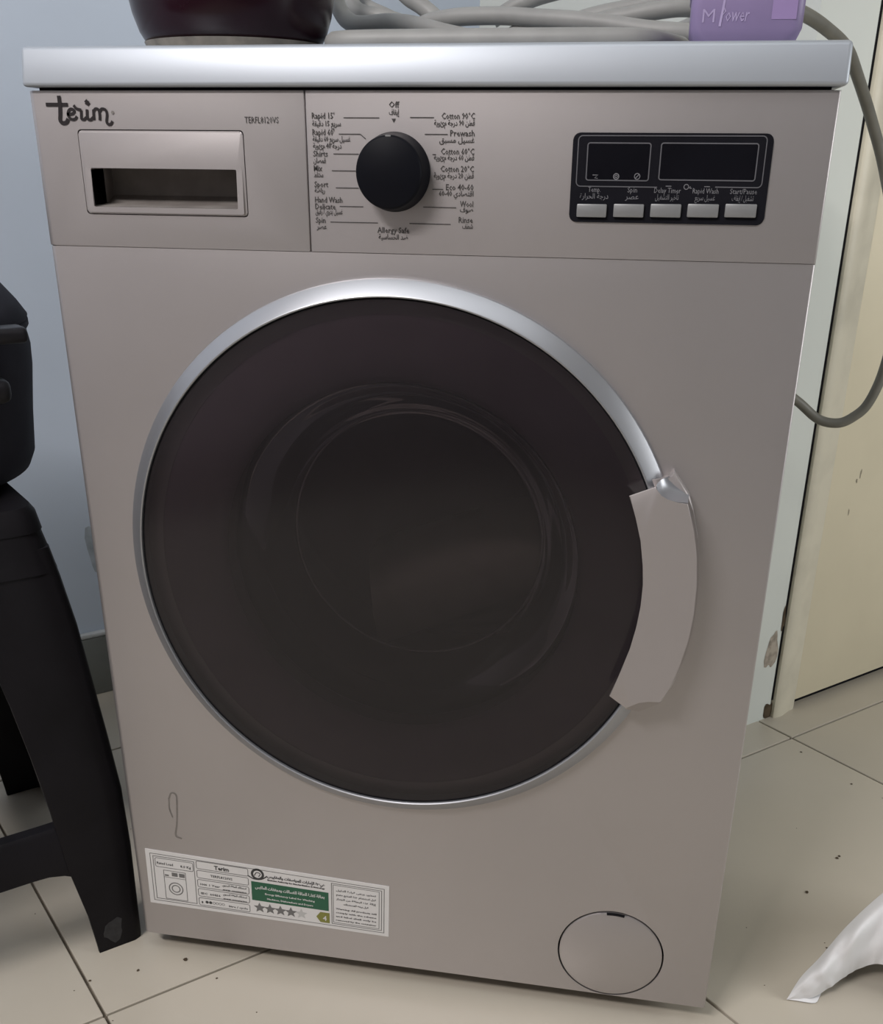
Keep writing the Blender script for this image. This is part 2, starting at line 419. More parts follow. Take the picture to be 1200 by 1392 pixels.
dobj('crack', to_room(box_bm(DX - 0.0002, DX + 0.0032, CD - 0.0012, CD + 0.03, 0.03, 2.05)), M['gap'])
dobj('threshold', to_room(box_bm(DX + 0.05, DX + 0.87, CD + 0.012, CD + 0.06, -0.002, 0.006)), M['gap'])
# grime at the foot of the frame and chipped plaster at the wall end
dobj('grime', to_room(blob_bm(DX - 0.002, CD - 0.0006, 0.012, 0.012, 0.016, seed=4)), M['dirt'])
dobj('grime', to_room(blob_bm(DX + 0.0, CD - 0.0006, 0.165, 0.0045, 0.022, seed=9)), M['dirt'])

for a_, z_, rx_, rz_, sd in ((0.125, 0.372, 0.0018, 0.007, 2), (0.118, 0.362, 0.0022, 0.003, 5), (0.112, 0.315, 0.0012, 0.006, 7)):
    dobj('scuff_mark', to_room(blob_bm(DX + a_, CD - 0.0012, z_, rx_, rz_, 12, sd, 0.0002)), M['doormark'])
def parent_keep(o, p): o.parent = p; return o
parent_keep(obj('chipped_plaster', to_room(blob_bm(DX - 0.017, CD - 0.0003, 0.118, 0.012, 0.034, seed=3)), M['peel']), wr)
parent_keep(obj('smudge', to_room(blob_bm(-0.02, CL - 0.0003, 0.24, 0.014, 0.05, seed=8)), M['smudge']), wl)

# ------------------------------------------------------------------ washing machine
wm = thing('washing_machine', 'silver front-loading washing machine with large dark round door', 'washing machine')
XL, XR = -0.2985, 0.2985
ZB, ZS, ZP, ZT = 0.024, 0.7228, 0.8335, 0.8632
DEP = 0.50
DC = (-0.0125, 0, 0.4645)
# cabinet shell: bottom, sides and back as one bent sheet
cab = box_bm(XL + 0.001, XR - 0.001, 0.016, DEP, ZB + 0.003, ZP + 0.001)
front = min(cab.faces, key=lambda f: f.calc_center_median().y); cab.faces.remove(front)
obj('cabinet', cab, M['cabinet'], wm)
tp = box_bm(-0.2995, 0.3040, -0.0072, DEP + 0.002, ZP + 0.0022, ZT, 0.0)
for v in tp.verts:
    if v.co.y < 0 and v.co.z > 0.85: v.co.y += 0.0066
bmesh.ops.bevel(tp, geom=tp.edges[:], offset=0.0032, segments=3, profile=0.5, affect='EDGES')
obj('top_plate', tp, M['silver_top'], wm, 50)
# dark shadow joint under the top plate
obj('seam', box_bm(XL + 0.008, XR - 0.004, 0.0035, 0.03, ZP - 0.004, ZP + 0.004), M['gap'], wm)
fp = obj('front_panel', rolled_panel(XL, XR + 0.002, ZB, ZS, 0.018, 0.006, 0.0018, 0.0, 0.0012), M['silver'], wm)
cut1 = obj('cut', lathe_bm([(0, -0.1), (0.214, -0.1), (0.214, 0.1), (0, 0.1)], DC), None)
FC = (0.2027, 0, 0.0765)
cut2 = obj('cut', lathe_bm([(0.0505, -0.05), (0.0522, -0.05), (0.0522, 0.012), (0.0505, 0.012), (0.0505, -0.05)], FC), None)
cut3 = obj('cut', prism_bm([(FC[0] - .013, FC[2] + .047), (FC[0] + .013, FC[2] + .047), (FC[0] + .013, FC[2] + .0505), (FC[0] - .013, FC[2] + .0505)], -0.05, 0.012), None)
boolean_cut(fp, [cut1, cut2, cut3])
obj('filter_groove', lathe_bm([(0.0495, 0.0085), (0.0528, 0.0085)], FC), M['gap'], wm)
fc = obj('filter_cover', lathe_bm([(0, -0.0012), (0.0485, -0.0012), (0.0500, -0.0004), (0.0504, 0.003)], FC), M['silver'], wm)
obj('pry_slot', lathe_bm([(0.0482, -0.0016), (0.0512, -0.0010)], FC, a0=78, a1=98, seg=10), M['gap'], fc)
# control fascia
cp = obj('control_panel', rolled_panel(-0.0769, XR + 0.0022, ZS + 0.0003, ZP, 0.02, 0.0008, 0.0018, -0.0006, 0.0007), M['silver'], wm)
dp = obj('dispenser_panel', rolled_panel(XL - 0.0005, -0.0776, ZS + 0.0003, ZP, 0.02, 0.006, 0.0008, -0.0006, 0.0007), M['silver'], wm)
cutd = obj('cut', prism_bm(rrect(-0.2612, -0.1262, 0.7468, 0.8072, 0.003), -0.05, 0.05), None)
boolean_cut(dp, [cutd])
obj('seam', box_bm(-0.079, -0.075, 0.006, 0.0185, ZS, ZP - 0.002), M['gap'], wm)
obj('seam', box_bm(XL + 0.002, XR - 0.002, 0.006, 0.0175, ZS - 0.003, ZS + 0.004), M['gap'], wm)
df = obj('detergent_drawer', prism_bm(rrect(-0.2606, -0.1269, 0.7474, 0.8065, 0.0025), -0.0008, 0.02, 0.0012, 2), M['silver'], wm)
cutr = obj('cut', prism_bm(rrect(-0.2535, -0.1338, 0.7525, 0.7805, 0.001, 2), -0.05, 0.05), None)
boolean_cut(df, [cutr])
# recess behind the finger opening: scooped tray, open to the front
rb = bmesh.new()
x0, x1 = -0.2535, -0.1338
secs = [(0.001, 0.7525, 0.7805), (0.022, 0.7545, 0.7815), (0.034, 0.760, 0.7815)]
rows = [[rb.verts.new((x, y, z)) for x, z in ((x0, za), (x1, za), (x1, zb), (x0, zb))] for y, za, zb in secs]
for i in range(2):
    for k in range(4): rb.faces.new((rows[i][k], rows[i][(k + 1) % 4], rows[i + 1][(k + 1) % 4], rows[i + 1][k]))
rb.faces.new(rows[-1])
o = obj('finger_recess', rb, M['dust'], df); o['label'] = 'dusty dark finger recess'
rim = bmesh.new()
ring_line(rim, rrect(-0.2585, -0.1290, 0.7485, 0.7812, 0.0015, 2), rrect(-0.2535, -0.1338, 0.7525, 0.7802, 0.001, 2), -0.0026)
ro_ = bmesh.ops.extrude_face_region(rim, geom=rim.faces[:])
for v in [g for g in ro_['geom'] if isinstance(g, bmesh.types.BMVert)]: v.co.y = 0.004
top_ = [v for v in rim.verts if v.co.z > 0.775]
for v in top_: v.co.y = max(v.co.y, -0.0010)
obj('recess_rim', rim, M['silver'], df)

# logo strokes (script lettering)
lg = bmesh.new(); LY = -0.0011
def PX(px, py):          # photo zoom (50,120)-(170,185) at 10x -> panel plane
    X = 50 + px * 0.1; Y = 120 + py * 0.1
    return (-0.2839 + (X - 63.8) * (0.0503 / 85.7) + (Y - 142) * 0.00011, 0.8241 - (Y - 142) * 0.000492 + (X - 63.8) * 0.000004)
W1, W2 = 0.0030, 0.0021
for pts, wd in (([(130, 222), (440, 226)], 0.0027), ([(350, 100), (325, 240), (290, 360), (265, 440), (290, 480), (345, 470), (385, 420)], W1),
                ([(385, 358), (470, 350), (505, 310), (470, 285), (425, 310), (400, 370), (425, 425), (480, 425), (520, 385)], W2),
                ([(520, 232), (545, 280), (605, 300)], W2), ([(605, 300), (585, 370), (575, 420), (605, 432), (650, 400)], W2),
                ([(690, 290), (665, 380), (665, 425), (700, 435), (745, 400)], W2), ([(705, 165), (740, 230)], 0.0026), ([(738, 170), (700, 228)], 0.0026),
                ([(780, 292), (760, 370), (745, 440)], W2), ([(765, 330), (810, 285), (850, 300), (845, 370), (825, 445)], W2),
                ([(845, 340), (895, 288), (945, 300), (950, 360), (915, 460), (930, 500), (965, 495), (1000, 455)], W2)):
    ribbon(lg, [PX(*q) for q in pts], wd, LY - rnd.uniform(0, .0001), 6 if len(pts) > 2 else 0)
o = obj('brand_lettering', lg, M['logo'], dp); o['label'] = 'black script lettering'
mb = bmesh.new(); text(mb, 'TERFL8120VS', 0.0062, -0.1245, 0.8120, LY, fit=0.0265)
obj('model_lettering', mb, M['print'], dp)
dotm = lathe_bm([(0, -0.0012), (0.0012, -0.0012)], (-0.2300, 0, 0.8188), seg=12); obj('trademark_dot', dotm, M['stain'], dp)

# programme lettering
pl = bmesh.new(); TY = -0.0010; H = 0.0058; AH = 0.0050
def prog(s, x, z, al, fit=None): text(pl, s, H, x, z - 0.0021, TY, al, fit, bold=0.00008)
def prar(s, x, z, al, fit=None): text(pl, s, AH, x, z - 0.0012, TY, al, fit, ar=True, bold=0.00008)
def dash(x0, x1, z): ribbon(pl, [(x0, z), (x1, z)], 0.0006, TY, 0)
prog('Off', -0.0097, 0.8246, 'CENTER'); prar('إيقاف', -0.0098, 0.8191, 'CENTER', 0.0075)
L, Rr = -0.0722, 0.0500
prog("Rapid 15'", L, 0.8172, 'LEFT', 0.0172); dash(-0.048, -0.0208, 0.8158); prar('سريع 15 دقيقة', L, 0.8114, 'LEFT', 0.022)
prog("Rapid 60'", L, 0.8063, 'LEFT', 0.0168); dash(-0.0519, -0.0355, 0.805); ribbon(pl, [(-0.0355, 0.805), (-0.0315, 0.8019)], 0.0006, TY, 0)
prar('غسيل سريع 60 دقيقة', L, 0.8012, 'LEFT', 0.0290); prar('درجة 40 مئوية', L, 0.7966, 'LEFT', 0.022)
prog('Shirts', L, 0.7919, 'LEFT', 0.0112); dash(-0.0565, -0.037, 0.7917); prar('قمصان', L, 0.7867, 'LEFT', 0.0095)
prog('Mix', L, 0.7820, 'LEFT', 0.0066); dash(-0.0581, -0.0396, 0.7803); prar('مختلط', L, 0.7770, 'LEFT', 0.0072)
prog('Sport', L, 0.7710, 'LEFT', 0.0108); dash(-0.0555, -0.0376, 0.7686); prar('رياضة', L, 0.7662, 'LEFT', 0.0080)
prog('Hand Wash', L, 0.7603, 'LEFT', 0.0215); prog('Delicate', L, 0.7556, 'LEFT', 0.0160); dash(-0.0529, -0.0343, 0.7557); prar('غسيل يدوي / رقيق', L, 0.7514, 'LEFT', 0.0215)
prog('Spin', L, 0.7459, 'LEFT', 0.0078); dash(-0.0606, -0.0231, 0.7446); prar('عصر', L + 0.0005, 0.7407, 'LEFT', 0.0080)
prog('Allergy Safe', -0.0112, 0.7398, 'CENTER', 0.0250); prar('ضد الحساسية', -0.0113, 0.7344, 'CENTER', 0.0230)
dash(0.0022, 0.0199, 0.8161); prog('Cotton 90°C', Rr, 0.8173, 'RIGHT', 0.0245); prar('قطن 90 درجة مئوية', Rr, 0.8122, 'RIGHT', 0.0300)
dash(0.0131, 0.0302, 0.8052); prog('Prewash', Rr, 0.8062, 'RIGHT', 0.0180); prar('غسيل مسبق', Rr, 0.8011, 'RIGHT', 0.0260)
dash(0.0189, 0.0215, 0.7919); prog('Cotton 60°C', Rr, 0.7942, 'RIGHT', 0.0248); prar('قطن 60 درجة مئوية', Rr, 0.7896, 'RIGHT', 0.0300)
prog('Cotton 20°C', Rr, 0.7826, 'RIGHT', 0.0250); prar('قطن 20 درجة مئوية', Rr, 0.7775, 'RIGHT', 0.0300)
dash(0.0190, 0.0271, 0.7686); prog('Eco 40-60', Rr, 0.7703, 'RIGHT', 0.0208); prar('اقتصادي 40-60', Rr, 0.7654, 'RIGHT', 0.0260)
dash(0.0120, 0.0372, 0.7562); prog('Wool', Rr, 0.7590, 'RIGHT', 0.0100); prar('صوف', Rr, 0.7546, 'RIGHT', 0.0100)
dash(0.0014, 0.0332, 0.7446); prog('Rinse', Rr, 0.7480, 'RIGHT', 0.0108); prar('شطف', Rr, 0.7431, 'RIGHT', 0.0080)
v = [pl.verts.new((-0.0101 + a, TY, 0.8141 + b)) for a, b in ((-0.0016, 0.0012), (0.0016, 0.0012), (0, -0.0014))]; pl.faces.new(v)
o = obj('program_lettering', pl, M['print'], cp); o['label'] = 'small grey programme names in English and Arabic'

# programme knob
KC = (-0.0098, 0, 0.7797)
kn = obj('program_knob', lathe_bm([(0.0272, -0.0005), (0.0272, -0.002), (0.0262, -0.004), (0.0250, -0.0185), (0.0244, -0.0205), (0.0230, -0.0215), (0.0, -0.0212)], KC, seg=72), M['knob'], wm, 40)
obj('pointer_mark', box_bm(-0.0118, -0.0078, -0.0215, -0.0195, KC[2] + 0.0234, KC[2] + 0.0246, 0.0003, 1), M['button'], kn)

# display with buttons
dpn = obj('display_panel', prism_bm(rrect(0.1216, 0.2606, 0.7481, 0.8070, 0.005), -0.0016, 0.004, 0.0006, 1), M['black'], wm)
ln = bmesh.new(); DY = -0.0019
def outline(x0, x1, z0, z1, r, wd): ring_line(ln, rrect(x0, x1, z0, z1, r), rrect(x0 + wd, x1 - wd, z0 + wd, z1 - wd, max(r - wd, .0003)), DY)
outline(0.1320, 0.1772, 0.7758, 0.8008, 0.002, 0.0008); outline(0.1837, 0.2512, 0.7766, 0.8010, 0.002, 0.0008)
arc = lambda cx, cz, a0, a1, r=0.003: [(cx + r * math.cos(math.radians(a0 + (a1 - a0) * k / 5)), cz + r * math.sin(math.radians(a0 + (a1 - a0) * k / 5))) for k in range(6)]
ribbon(ln, [(0.1835, 0.7721)] + arc(0.1285, 0.7751, 270, 180) + arc(0.1285, 0.8020, 180, 90) + arc(0.2530, 0.8024, 90, 0) + arc(0.2530, 0.7757, 0, -90) + [(0.2241, 0.7727)], 0.0007, DY, 0)
o = obj('frame_line', ln, M['line'], dpn); o['label'] = 'grey printed frame lines'
for a in ((0.1328, 0.1764, 0.7766, 0.8000), (0.1845, 0.2504, 0.7774, 0.8002)):
    obj('display_window', prism_bm(rrect(*a, 0.0013), -0.00185, -0.0012), M['lcd'], dpn)
for a, b, c, d in ((0.1271, 0.1488, 0.7515, 0.7604), (0.1537, 0.1755, 0.7519, 0.7608), (0.1801, 0.2019, 0.7523, 0.7612), (0.2063, 0.2282, 0.7527, 0.7616), (0.2326, 0.2545, 0.7531, 0.7620)):
    obj('push_button', box_bm(a, b, -0.0042, -0.001, c, d, 0.0008, 2), M['button'], dpn)
dl = bmesh.new()
for s, x, wd, s2, w2 in (('Temp.', 0.1390, 0.0090, 'درجة الحرارة', 0.0205), ('Spin', 0.1662, 0.0068, 'عصر', 0.0095), ('Delay Timer', 0.1911, 0.0188, 'تأخير التشغيل', 0.0165), ('Rapid Wash', 0.2178, 0.0180, 'غسيل سريع', 0.0140), ('Start/Pause', 0.2441, 0.0185, 'تشغيل / إيقاف', 0.0150)):
    text(dl, s, 0.0050, x, 0.7684, DY, 'CENTER', wd); text(dl, s2, 0.0050, x, 0.7640, DY, 'CENTER', w2, ar=True)
# little symbols: thermometer, snowflake swirl, clock; padlock
def ringm(bm, cx, cz, r, wd, y, n=14): ring_line(bm, [(cx + r * math.cos(6.2832 * k / n), cz + r * math.sin(6.2832 * k / n)) for k in range(n)], [(cx + (r - wd) * math.cos(6.2832 * k / n), cz + (r - wd) * math.sin(6.2832 * k / n)) for k in range(n)], y)
ribbon(dl, [(0.1370, 0.7796), (0.1408, 0.7796), (0.1386, 0.7776), (0.1408, 0.7774)], 0.0005, DY, 0)
ringm(dl, 0.1539, 0.7788, 0.0022, 0.0006, DY); ringm(dl, 0.1539, 0.7788, 0.0011, 0.0005, DY)
ringm(dl, 0.1688, 0.7790, 0.0022, 0.0005, DY); ribbon(dl, [(0.1676, 0.7778), (0.1700, 0.7802)], 0.0005, DY, 0)
ringm(dl, 0.2040, 0.7726, 0.0019, 0.0005, DY); ribbon(dl, [(0.2055, 0.7722), (0.2078, 0.7716)], 0.0006, DY, 0); ribbon(dl, [(0.2066, 0.7719), (0.2068, 0.7730)], 0.0005, DY, 0)
for x in (0.1895, 0.2165): ribbon(dl, [(x, 0.7729), (x + 0.004, 0.7729)], 0.0005, DY, 0)
o = obj('display_lettering', dl, M['dispprint'], dpn); o['label'] = 'pale button names and symbols'

# door: bezel ring, smoked cover, inner frame, bowl
obj('door_ring', lathe_bm([(0.2405, 0.001), (0.2412, -0.004), (0.2405, -0.0062), (0.2300, -0.0152), (0.2290, -0.0157), (0.2280, -0.0150), (0.2275, -0.0095), (0.2275, 0.002)], DC, seg=160), M['silver_trim'], wm, 25)
obj('ring_joint', lathe_bm([(0.2279, -0.0130), (0.2264, -0.0130)], DC, seg=120), M['gap'], wm)
obj('door_glass', lathe_bm([(0.2274, -0.0126), (0.20, -0.0150), (0.15, -0.0172), (0.10, -0.0186), (0.05, -0.0194), (0.0, -0.0197)], DC, seg=160), M['glass'], wm, 60)
# inner door frame: a dished dark plastic ring, then the glass bowl reaching into the drum
obj('inner_door_frame', lathe_bm([(0.2262, 0.0), (0.215, 0.0005), (0.185, 0.004), (0.165, 0.009), (0.158, 0.018), (0.156, 0.03)], DC, seg=120), M['doorframe'], wm, 60)
obj('door_bowl', lathe_bm([(0.158, 0.012), (0.152, 0.020), (0.140, 0.055), (0.128, 0.085), (0.118, 0.100), (0.100, 0.110), (0.06, 0.116), (0.0, 0.118)], DC, seg=120), M['bowl_glass'], wm, 60)
obj('glint_ring', lathe_bm([(0.1205 + 0.0018 * math.cos(math.radians(a)), 0.098 + 0.0018 * math.sin(math.radians(a))) for a in range(0, 361, 45)], DC, seg=120), M['glint'], wm, 80)  # added ring imitating the bright reflection arc in the bowl
obj('gasket', lathe_bm([(0.156, 0.028), (0.166, 0.034), (0.168, 0.05), (0.158, 0.058), (0.150, 0.070), (0.156, 0.085), (0.17, 0.09)], DC, seg=96), M['gasket'], wm, 60)
dm = obj('drum', lathe_bm([(0.168, 0.088), (0.235, 0.10), (0.24, 0.13), (0.24, 0.40), (0.20, 0.42), (0.0, 0.425)], DC, seg=96), M['drum'], wm, 40)
# grip: lower flange that belongs to the ring and the raised curved plate
def arcp(c, r, a0, a1, n):
    return [(c[0] + r * math.cos(math.radians(a0 + (a1 - a0) * k / n)), c[1] + r * math.sin(math.radians(a0 + (a1 - a0) * k / n))) for k in range(n + 1)]
CI, RI, CO, RO = (-0.0085, 0.4685), 0.2091, (-0.0329, 0.4664), 0.2743
def on_y(px_pt): return px_pt
plate = [(0.1826, 0.5526), (0.1893, 0.5355), (0.1948, 0.5167), (0.1984, 0.4957), (0.1999, 0.4800), (0.1997, 0.4610), (0.1978, 0.4421), (0.1943, 0.4227), (0.1882, 0.4006), (0.1803, 0.3768),
         (0.1960, 0.3660), (0.2000, 0.3708), (0.2060, 0.3742), (0.2142, 0.3750), (0.2240, 0.3747), (0.2304, 0.3900), (0.2361, 0.4111), (0.2407, 0.4340), (0.2426, 0.4573), (0.2422, 0.4829), (0.2395, 0.5077), (0.2351, 0.5283), (0.2286, 0.5492),
         (0.2203, 0.5496), (0.2125, 0.5507), (0.2071, 0.5535), (0.2040, 0.5585), (0.2027, 0.5614)]
flange = arcp(DC[0:1] + DC[2:3], 0.2272, 25.3, -27.6, 24) + [(0.1965, 0.3560), (0.2069, 0.3545), (0.2230, 0.3640), (0.2330, 0.3830), (0.2400, 0.4080), (0.2440, 0.4330), (0.2452, 0.4590), (0.2440, 0.4850), (0.2400, 0.5150), (0.2340, 0.5380), (0.2297, 0.5500), (0.2161, 0.5685), (0.2139, 0.5660), (0.2118, 0.5622)]
hb = obj('handle_base', prism_bm(flange, -0.0125, 0.0005, 0.0012, 2), M['handle'], wm, 40)
obj('door_handle', taper_prism(plate, -0.0310, -0.0110, 0.0065, 0.0009), M['handle'], wm, 40)
# concave scoop under the raised plate at its top end
sb = bmesh.new(); n_ = 10; rows = []
for k in range(n_ + 1):
    t = k / n_; a = math.pi / 2 * t
    row = []
    for (xa, za), (xb, zb) in zip([(0.2030, 0.5616), (0.2045, 0.5570), (0.2075, 0.5532), (0.2130, 0.5506), (0.2205, 0.5496), (0.2286, 0.5494)], [(0.2125, 0.5650), (0.2150, 0.5635), (0.2180, 0.5612), (0.2215, 0.5580), (0.2255, 0.5545), (0.2296, 0.5505)]):
        f_ = 1 - math.cos(a)
        row.append(sb.verts.new((xa + (xb - xa) * f_, -0.0300 + 0.0180 * math.sin(a), za + (zb - za) * f_)))
    rows.append(row)
for k in range(n_):
    for q in range(5): sb.faces.new((rows[k][q], rows[k][q + 1], rows[k + 1][q + 1], rows[k + 1][q]))
gr = obj('handle_scoop', sb, M['silver_trim'], wm, 60)
gr['label'] = 'shiny concave top end of the handle'
# feet
for x in (XL + 0.045, XR - 0.045):
    for y in (0.06, DEP - 0.05):
        obj('foot', lathe_bm([(0, 0.0), (0.019, 0.0), (0.020, 0.004), (0.017, 0.012), (0.008, 0.014), (0.008, 0.030), (0, 0.030)], (x, y, 0), 'z', 24), M['gap'], wm)
# drip stain on the lower left of the front
st = bmesh.new(); ribbon(st, [(-0.251, 0.200), (-0.2475, 0.2075), (-0.2425, 0.205), (-0.2432, 0.190), (-0.2455, 0.170), (-0.2480, 0.156), (-0.2415, 0.153)], 0.0016, -0.0003)
ribbon(st, [(-0.251, 0.200), (-0.2515, 0.188), (-0.249, 0.178)], 0.0012, -0.00035)
obj('drip_stain', st, M['stain'], wm)

# ---- energy sticker
SP = (Vector((-0.2844, 0.1352)), Vector((-0.0222, 0.1252)), Vector((-0.0236, 0.0615)), Vector((-0.2858, 0.0657)))
def SF(u, v):   # u right 0..1, v down 0..1
    a = SP[0].lerp(SP[1], u); b = SP[3].lerp(SP[2], u); q = a.lerp(b, v); return (q.x, q.y)
SY = -0.0006
sk = obj('energy_sticker', prism_bm([SF(0, 0), SF(0, 1), SF(1, 1), SF(1, 0)], -0.0005, 0.0), M['sticker'], wm)
AS = 0.262 / 0.068
fr_txt = lambda u, v: SF(u, 1 - v * AS)   # text laid out in u units, v measured up from the bottom in u units
def slab(bm, u0, u1, v0, v1, y=SY): 
    vs = [bm.verts.new((x, y, z)) for x, z in (SF(u0, v0), SF(u0, v1), SF(u1, v1), SF(u1, v0))]; bm.faces.new(vs)
def sline(bm, u0, u1, v0, v1, wd=0.0028, r=0.0, y=SY):
    o_ = [(u0, v0), (u0, v1), (u1, v1), (u1, v0)]; wv = wd * AS
    i_ = [(u0 + wd, v0 + wv), (u0 + wd, v1 - wv), (u1 - wd, v1 - wv), (u1 - wd, v0 + wv)]
    if r:
        def rr(u0, u1, v0, v1, r):
            return [(u, v / 1.0) for u, v in [(a, b * AS) for a, b in rrect(u0, u1, v0 / AS, v1 / AS, r, 3)]]
        o_ = rr(u0, u1, v0, v1, r); i_ = rr(u0 + wd, u1 - wd, v0 + wv, v1 - wv, max(r - wd, .0005))
    ring_line(bm, [SF(*q) for q in o_], [SF(*q) for q in i_], y)
def stx(bm, s, u, v, h, fit, al='LEFT', ar=False, y=SY - 0.0001, bold=0.0): text(bm, s, h, u, (1 - v) / AS, y, al, fit, fr_txt, ar, bold + 0.0003)
bd = bmesh.new()
sline(bd, 0.018, 0.982, 0.06, 0.94, 0.0028); sline(bd, 0.030, 0.205, 0.10, 0.90, 0.0030)
sline(bd, 0.038, 0.200, 0.13, 0.30, 0.0026, 0.008)
for k in range(5): sline(bd, 0.212, 0.430, 0.075 + 0.172 * k, 0.075 + 0.172 * k + 0.150, 0.0028, 0.008)
sline(bd, 0.768, 0.972, 0.10, 0.90, 0.0030); sline(bd, 0.775, 0.962, 0.13, 0.87, 0.0024)
obj('border_line', bd, M['ink_grey'], sk)
ic = bmesh.new()
sline(ic, 0.070, 0.165, 0.34, 0.88, 0.0026); ribbon(ic, [SF(0.070, 0.47), SF(0.165, 0.47)], 0.0006, SY, 0); slab(ic, 0.075, 0.092, 0.42, 0.45); slab(ic, 0.105, 0.130, 0.37, 0.44); slab(ic, 0.136, 0.160, 0.37, 0.44)
for rr_, ww_ in ((0.0082, 0.0012), (0.0050, 0.0012)): ringm(ic, SF(0.118, 0.67)[0], SF(0.118, 0.67)[1], rr_, ww_, SY, 20)
o = obj('washer_drawing', ic, M['ink_grey'], sk)
si = bmesh.new()
stx(si, 'Rated Load', 0.046, 0.245, 0.016, 0.068); stx(si, '8.0 Kg', 0.145, 0.25, 0.016, 0.045)
stx(si, 'Terim', 0.288, 0.19, 0.026, 0.062, bold=0.0006); stx(si, 'TERFL8120VS', 0.270, 0.345, 0.016, 0.092)
for k, (a, b, c) in enumerate((('1000', '1 Year', 'kWh/Year'), ('IEC', '60456', 'standard'), ('', '', ''))):
    v = 0.525 + 0.172 * k
    if a:
        stx(si, a, 0.224, v, 0.014, 0.028); stx(si, b, 0.262, v, 0.014, 0.045)
        stx(si, 'استهلاك الطاقة السنوي', 0.318, v - 0.045, 0.013, 0.10, ar=True); stx(si, 'energy consumption', 0.318, v + 0.03, 0.009, 0.10)
    else:
        stx(si, '1', 0.224, v, 0.014, 0.006); ringm(si, *SF(0.247, v - 0.03), 0.0018, 0.0017, SY); ringm(si, *SF(0.262, v - 0.03), 0.0018, 0.0017, SY)
        for q in range(4): ringm(si, *SF(0.277 + 0.013 * q, v - 0.03), 0.0016, 0.0004, SY)
        stx(si, 'litre / cycle', 0.340, v, 0.013, 0.08)
stx(si, 'هيئة الإمارات للمواصفات والمقاييس', 0.508, 0.185, 0.018, 0.235, ar=True, bold=0.0004); stx(si, 'Emirates Authority for Standardization & Metrology', 0.508, 0.245, 0.009, 0.235, bold=0.0003)
for k, s in enumerate(('تحذير: يرجى قراءة الدليل', 'قبل استخدام هذا المنتج وعدم', 'إزالة هذه البطاقة من الجهاز', 'قبل بيعه للمستهلك')): stx(si, s, 0.868, 0.24 + 0.085 * k, 0.012, 0.16 - 0.015 * (k == 3) * 4, 'CENTER', True)
for k, s in enumerate(('Warning: All products will', 'comply with the scheme', 'and label shall only be', 'removed by the consumer')): stx(si, s, 0.868, 0.60 + 0.075 * k, 0.011, 0.165, 'CENTER')
o = obj('sticker_lettering', si, M['ink'], sk); o['kind'] = 'stuff'
gb = bmesh.new(); slab(gb, 0.440, 0.757, 0.30, 0.66, SY - 0.00004); o = obj('green_band', gb, M['green'], sk)
gt = bmesh.new(); stx(gt, 'بطاقة كفاءة الطاقة للغسالات ومجففات الملابس', 0.598, 0.425, 0.020, 0.285, 'CENTER', True, bold=0.0003)
stx(gt, 'Energy Efficiency Label for Washing', 0.598, 0.525, 0.012, 0.205, 'CENTER'); stx(gt, 'Machines, Dishwashers and Dryers', 0.598, 0.615, 0.012, 0.190, 'CENTER'); obj('band_lettering', gt, M['sticker'], sk)
def star(u, v, ro, y=SY - 0.00005):
    bm = bmesh.new(); c = SF(u, v); vs = []
    for k in range(10):
        r = ro if k % 2 == 0 else ro * 0.45; a = math.radians(90 + 36 * k); vs.append(bm.verts.new((c[0] + r * math.cos(a), y, c[1] + r * math.sin(a))))
    bm.faces.new(vs); return bm
for k in range(5):
    o = obj('star', star(0.470 + 0.0435 * k, 0.795, 0.0068), M['ink_grey'] if k < 4 else M['pale'], sk)
    if k == 4: o['label'] = 'fifth star, left pale'
bg = bmesh.new(); vs = [bg.verts.new((x, SY - 0.00005, z)) for x, z in (SF(0.705, 0.80), SF(0.722, 0.70), SF(0.760, 0.70), SF(0.760, 0.90), SF(0.722, 0.90))]; bg.faces.new(vs); obj('rating_arrow', bg, M['olive'], sk)
b4 = bmesh.new(); stx(b4, '4', 0.740, 0.86, 0.036, 0.016, 'CENTER', y=SY - 0.0002); obj('rating_numeral', b4, M['sticker'], sk)
em = bmesh.new(); cx, cz = SF(0.468, 0.155)
ringm(em, cx, cz, 0.0072, 0.0026, SY, 22); ribbon(em, [(cx - 0.0105, cz - 0.003), (cx - 0.004, cz - 0.0062), (cx + 0.004, cz - 0.0055), (cx + 0.0105, cz - 0.001)], 0.0014, SY - 0.0001)
ribbon(em, [(cx - 0.0035, cz - 0.002), (cx - 0.001, cz + 0.002), (cx + 0.003, cz + 0.001), (cx + 0.001, cz - 0.003)], 0.0009, SY - 0.0001)
obj('round_emblem', em, M['ink'], sk)

# ------------------------------------------------------------------ pale cloth lying in the drum
cb = bmesh.new(); nx = 22
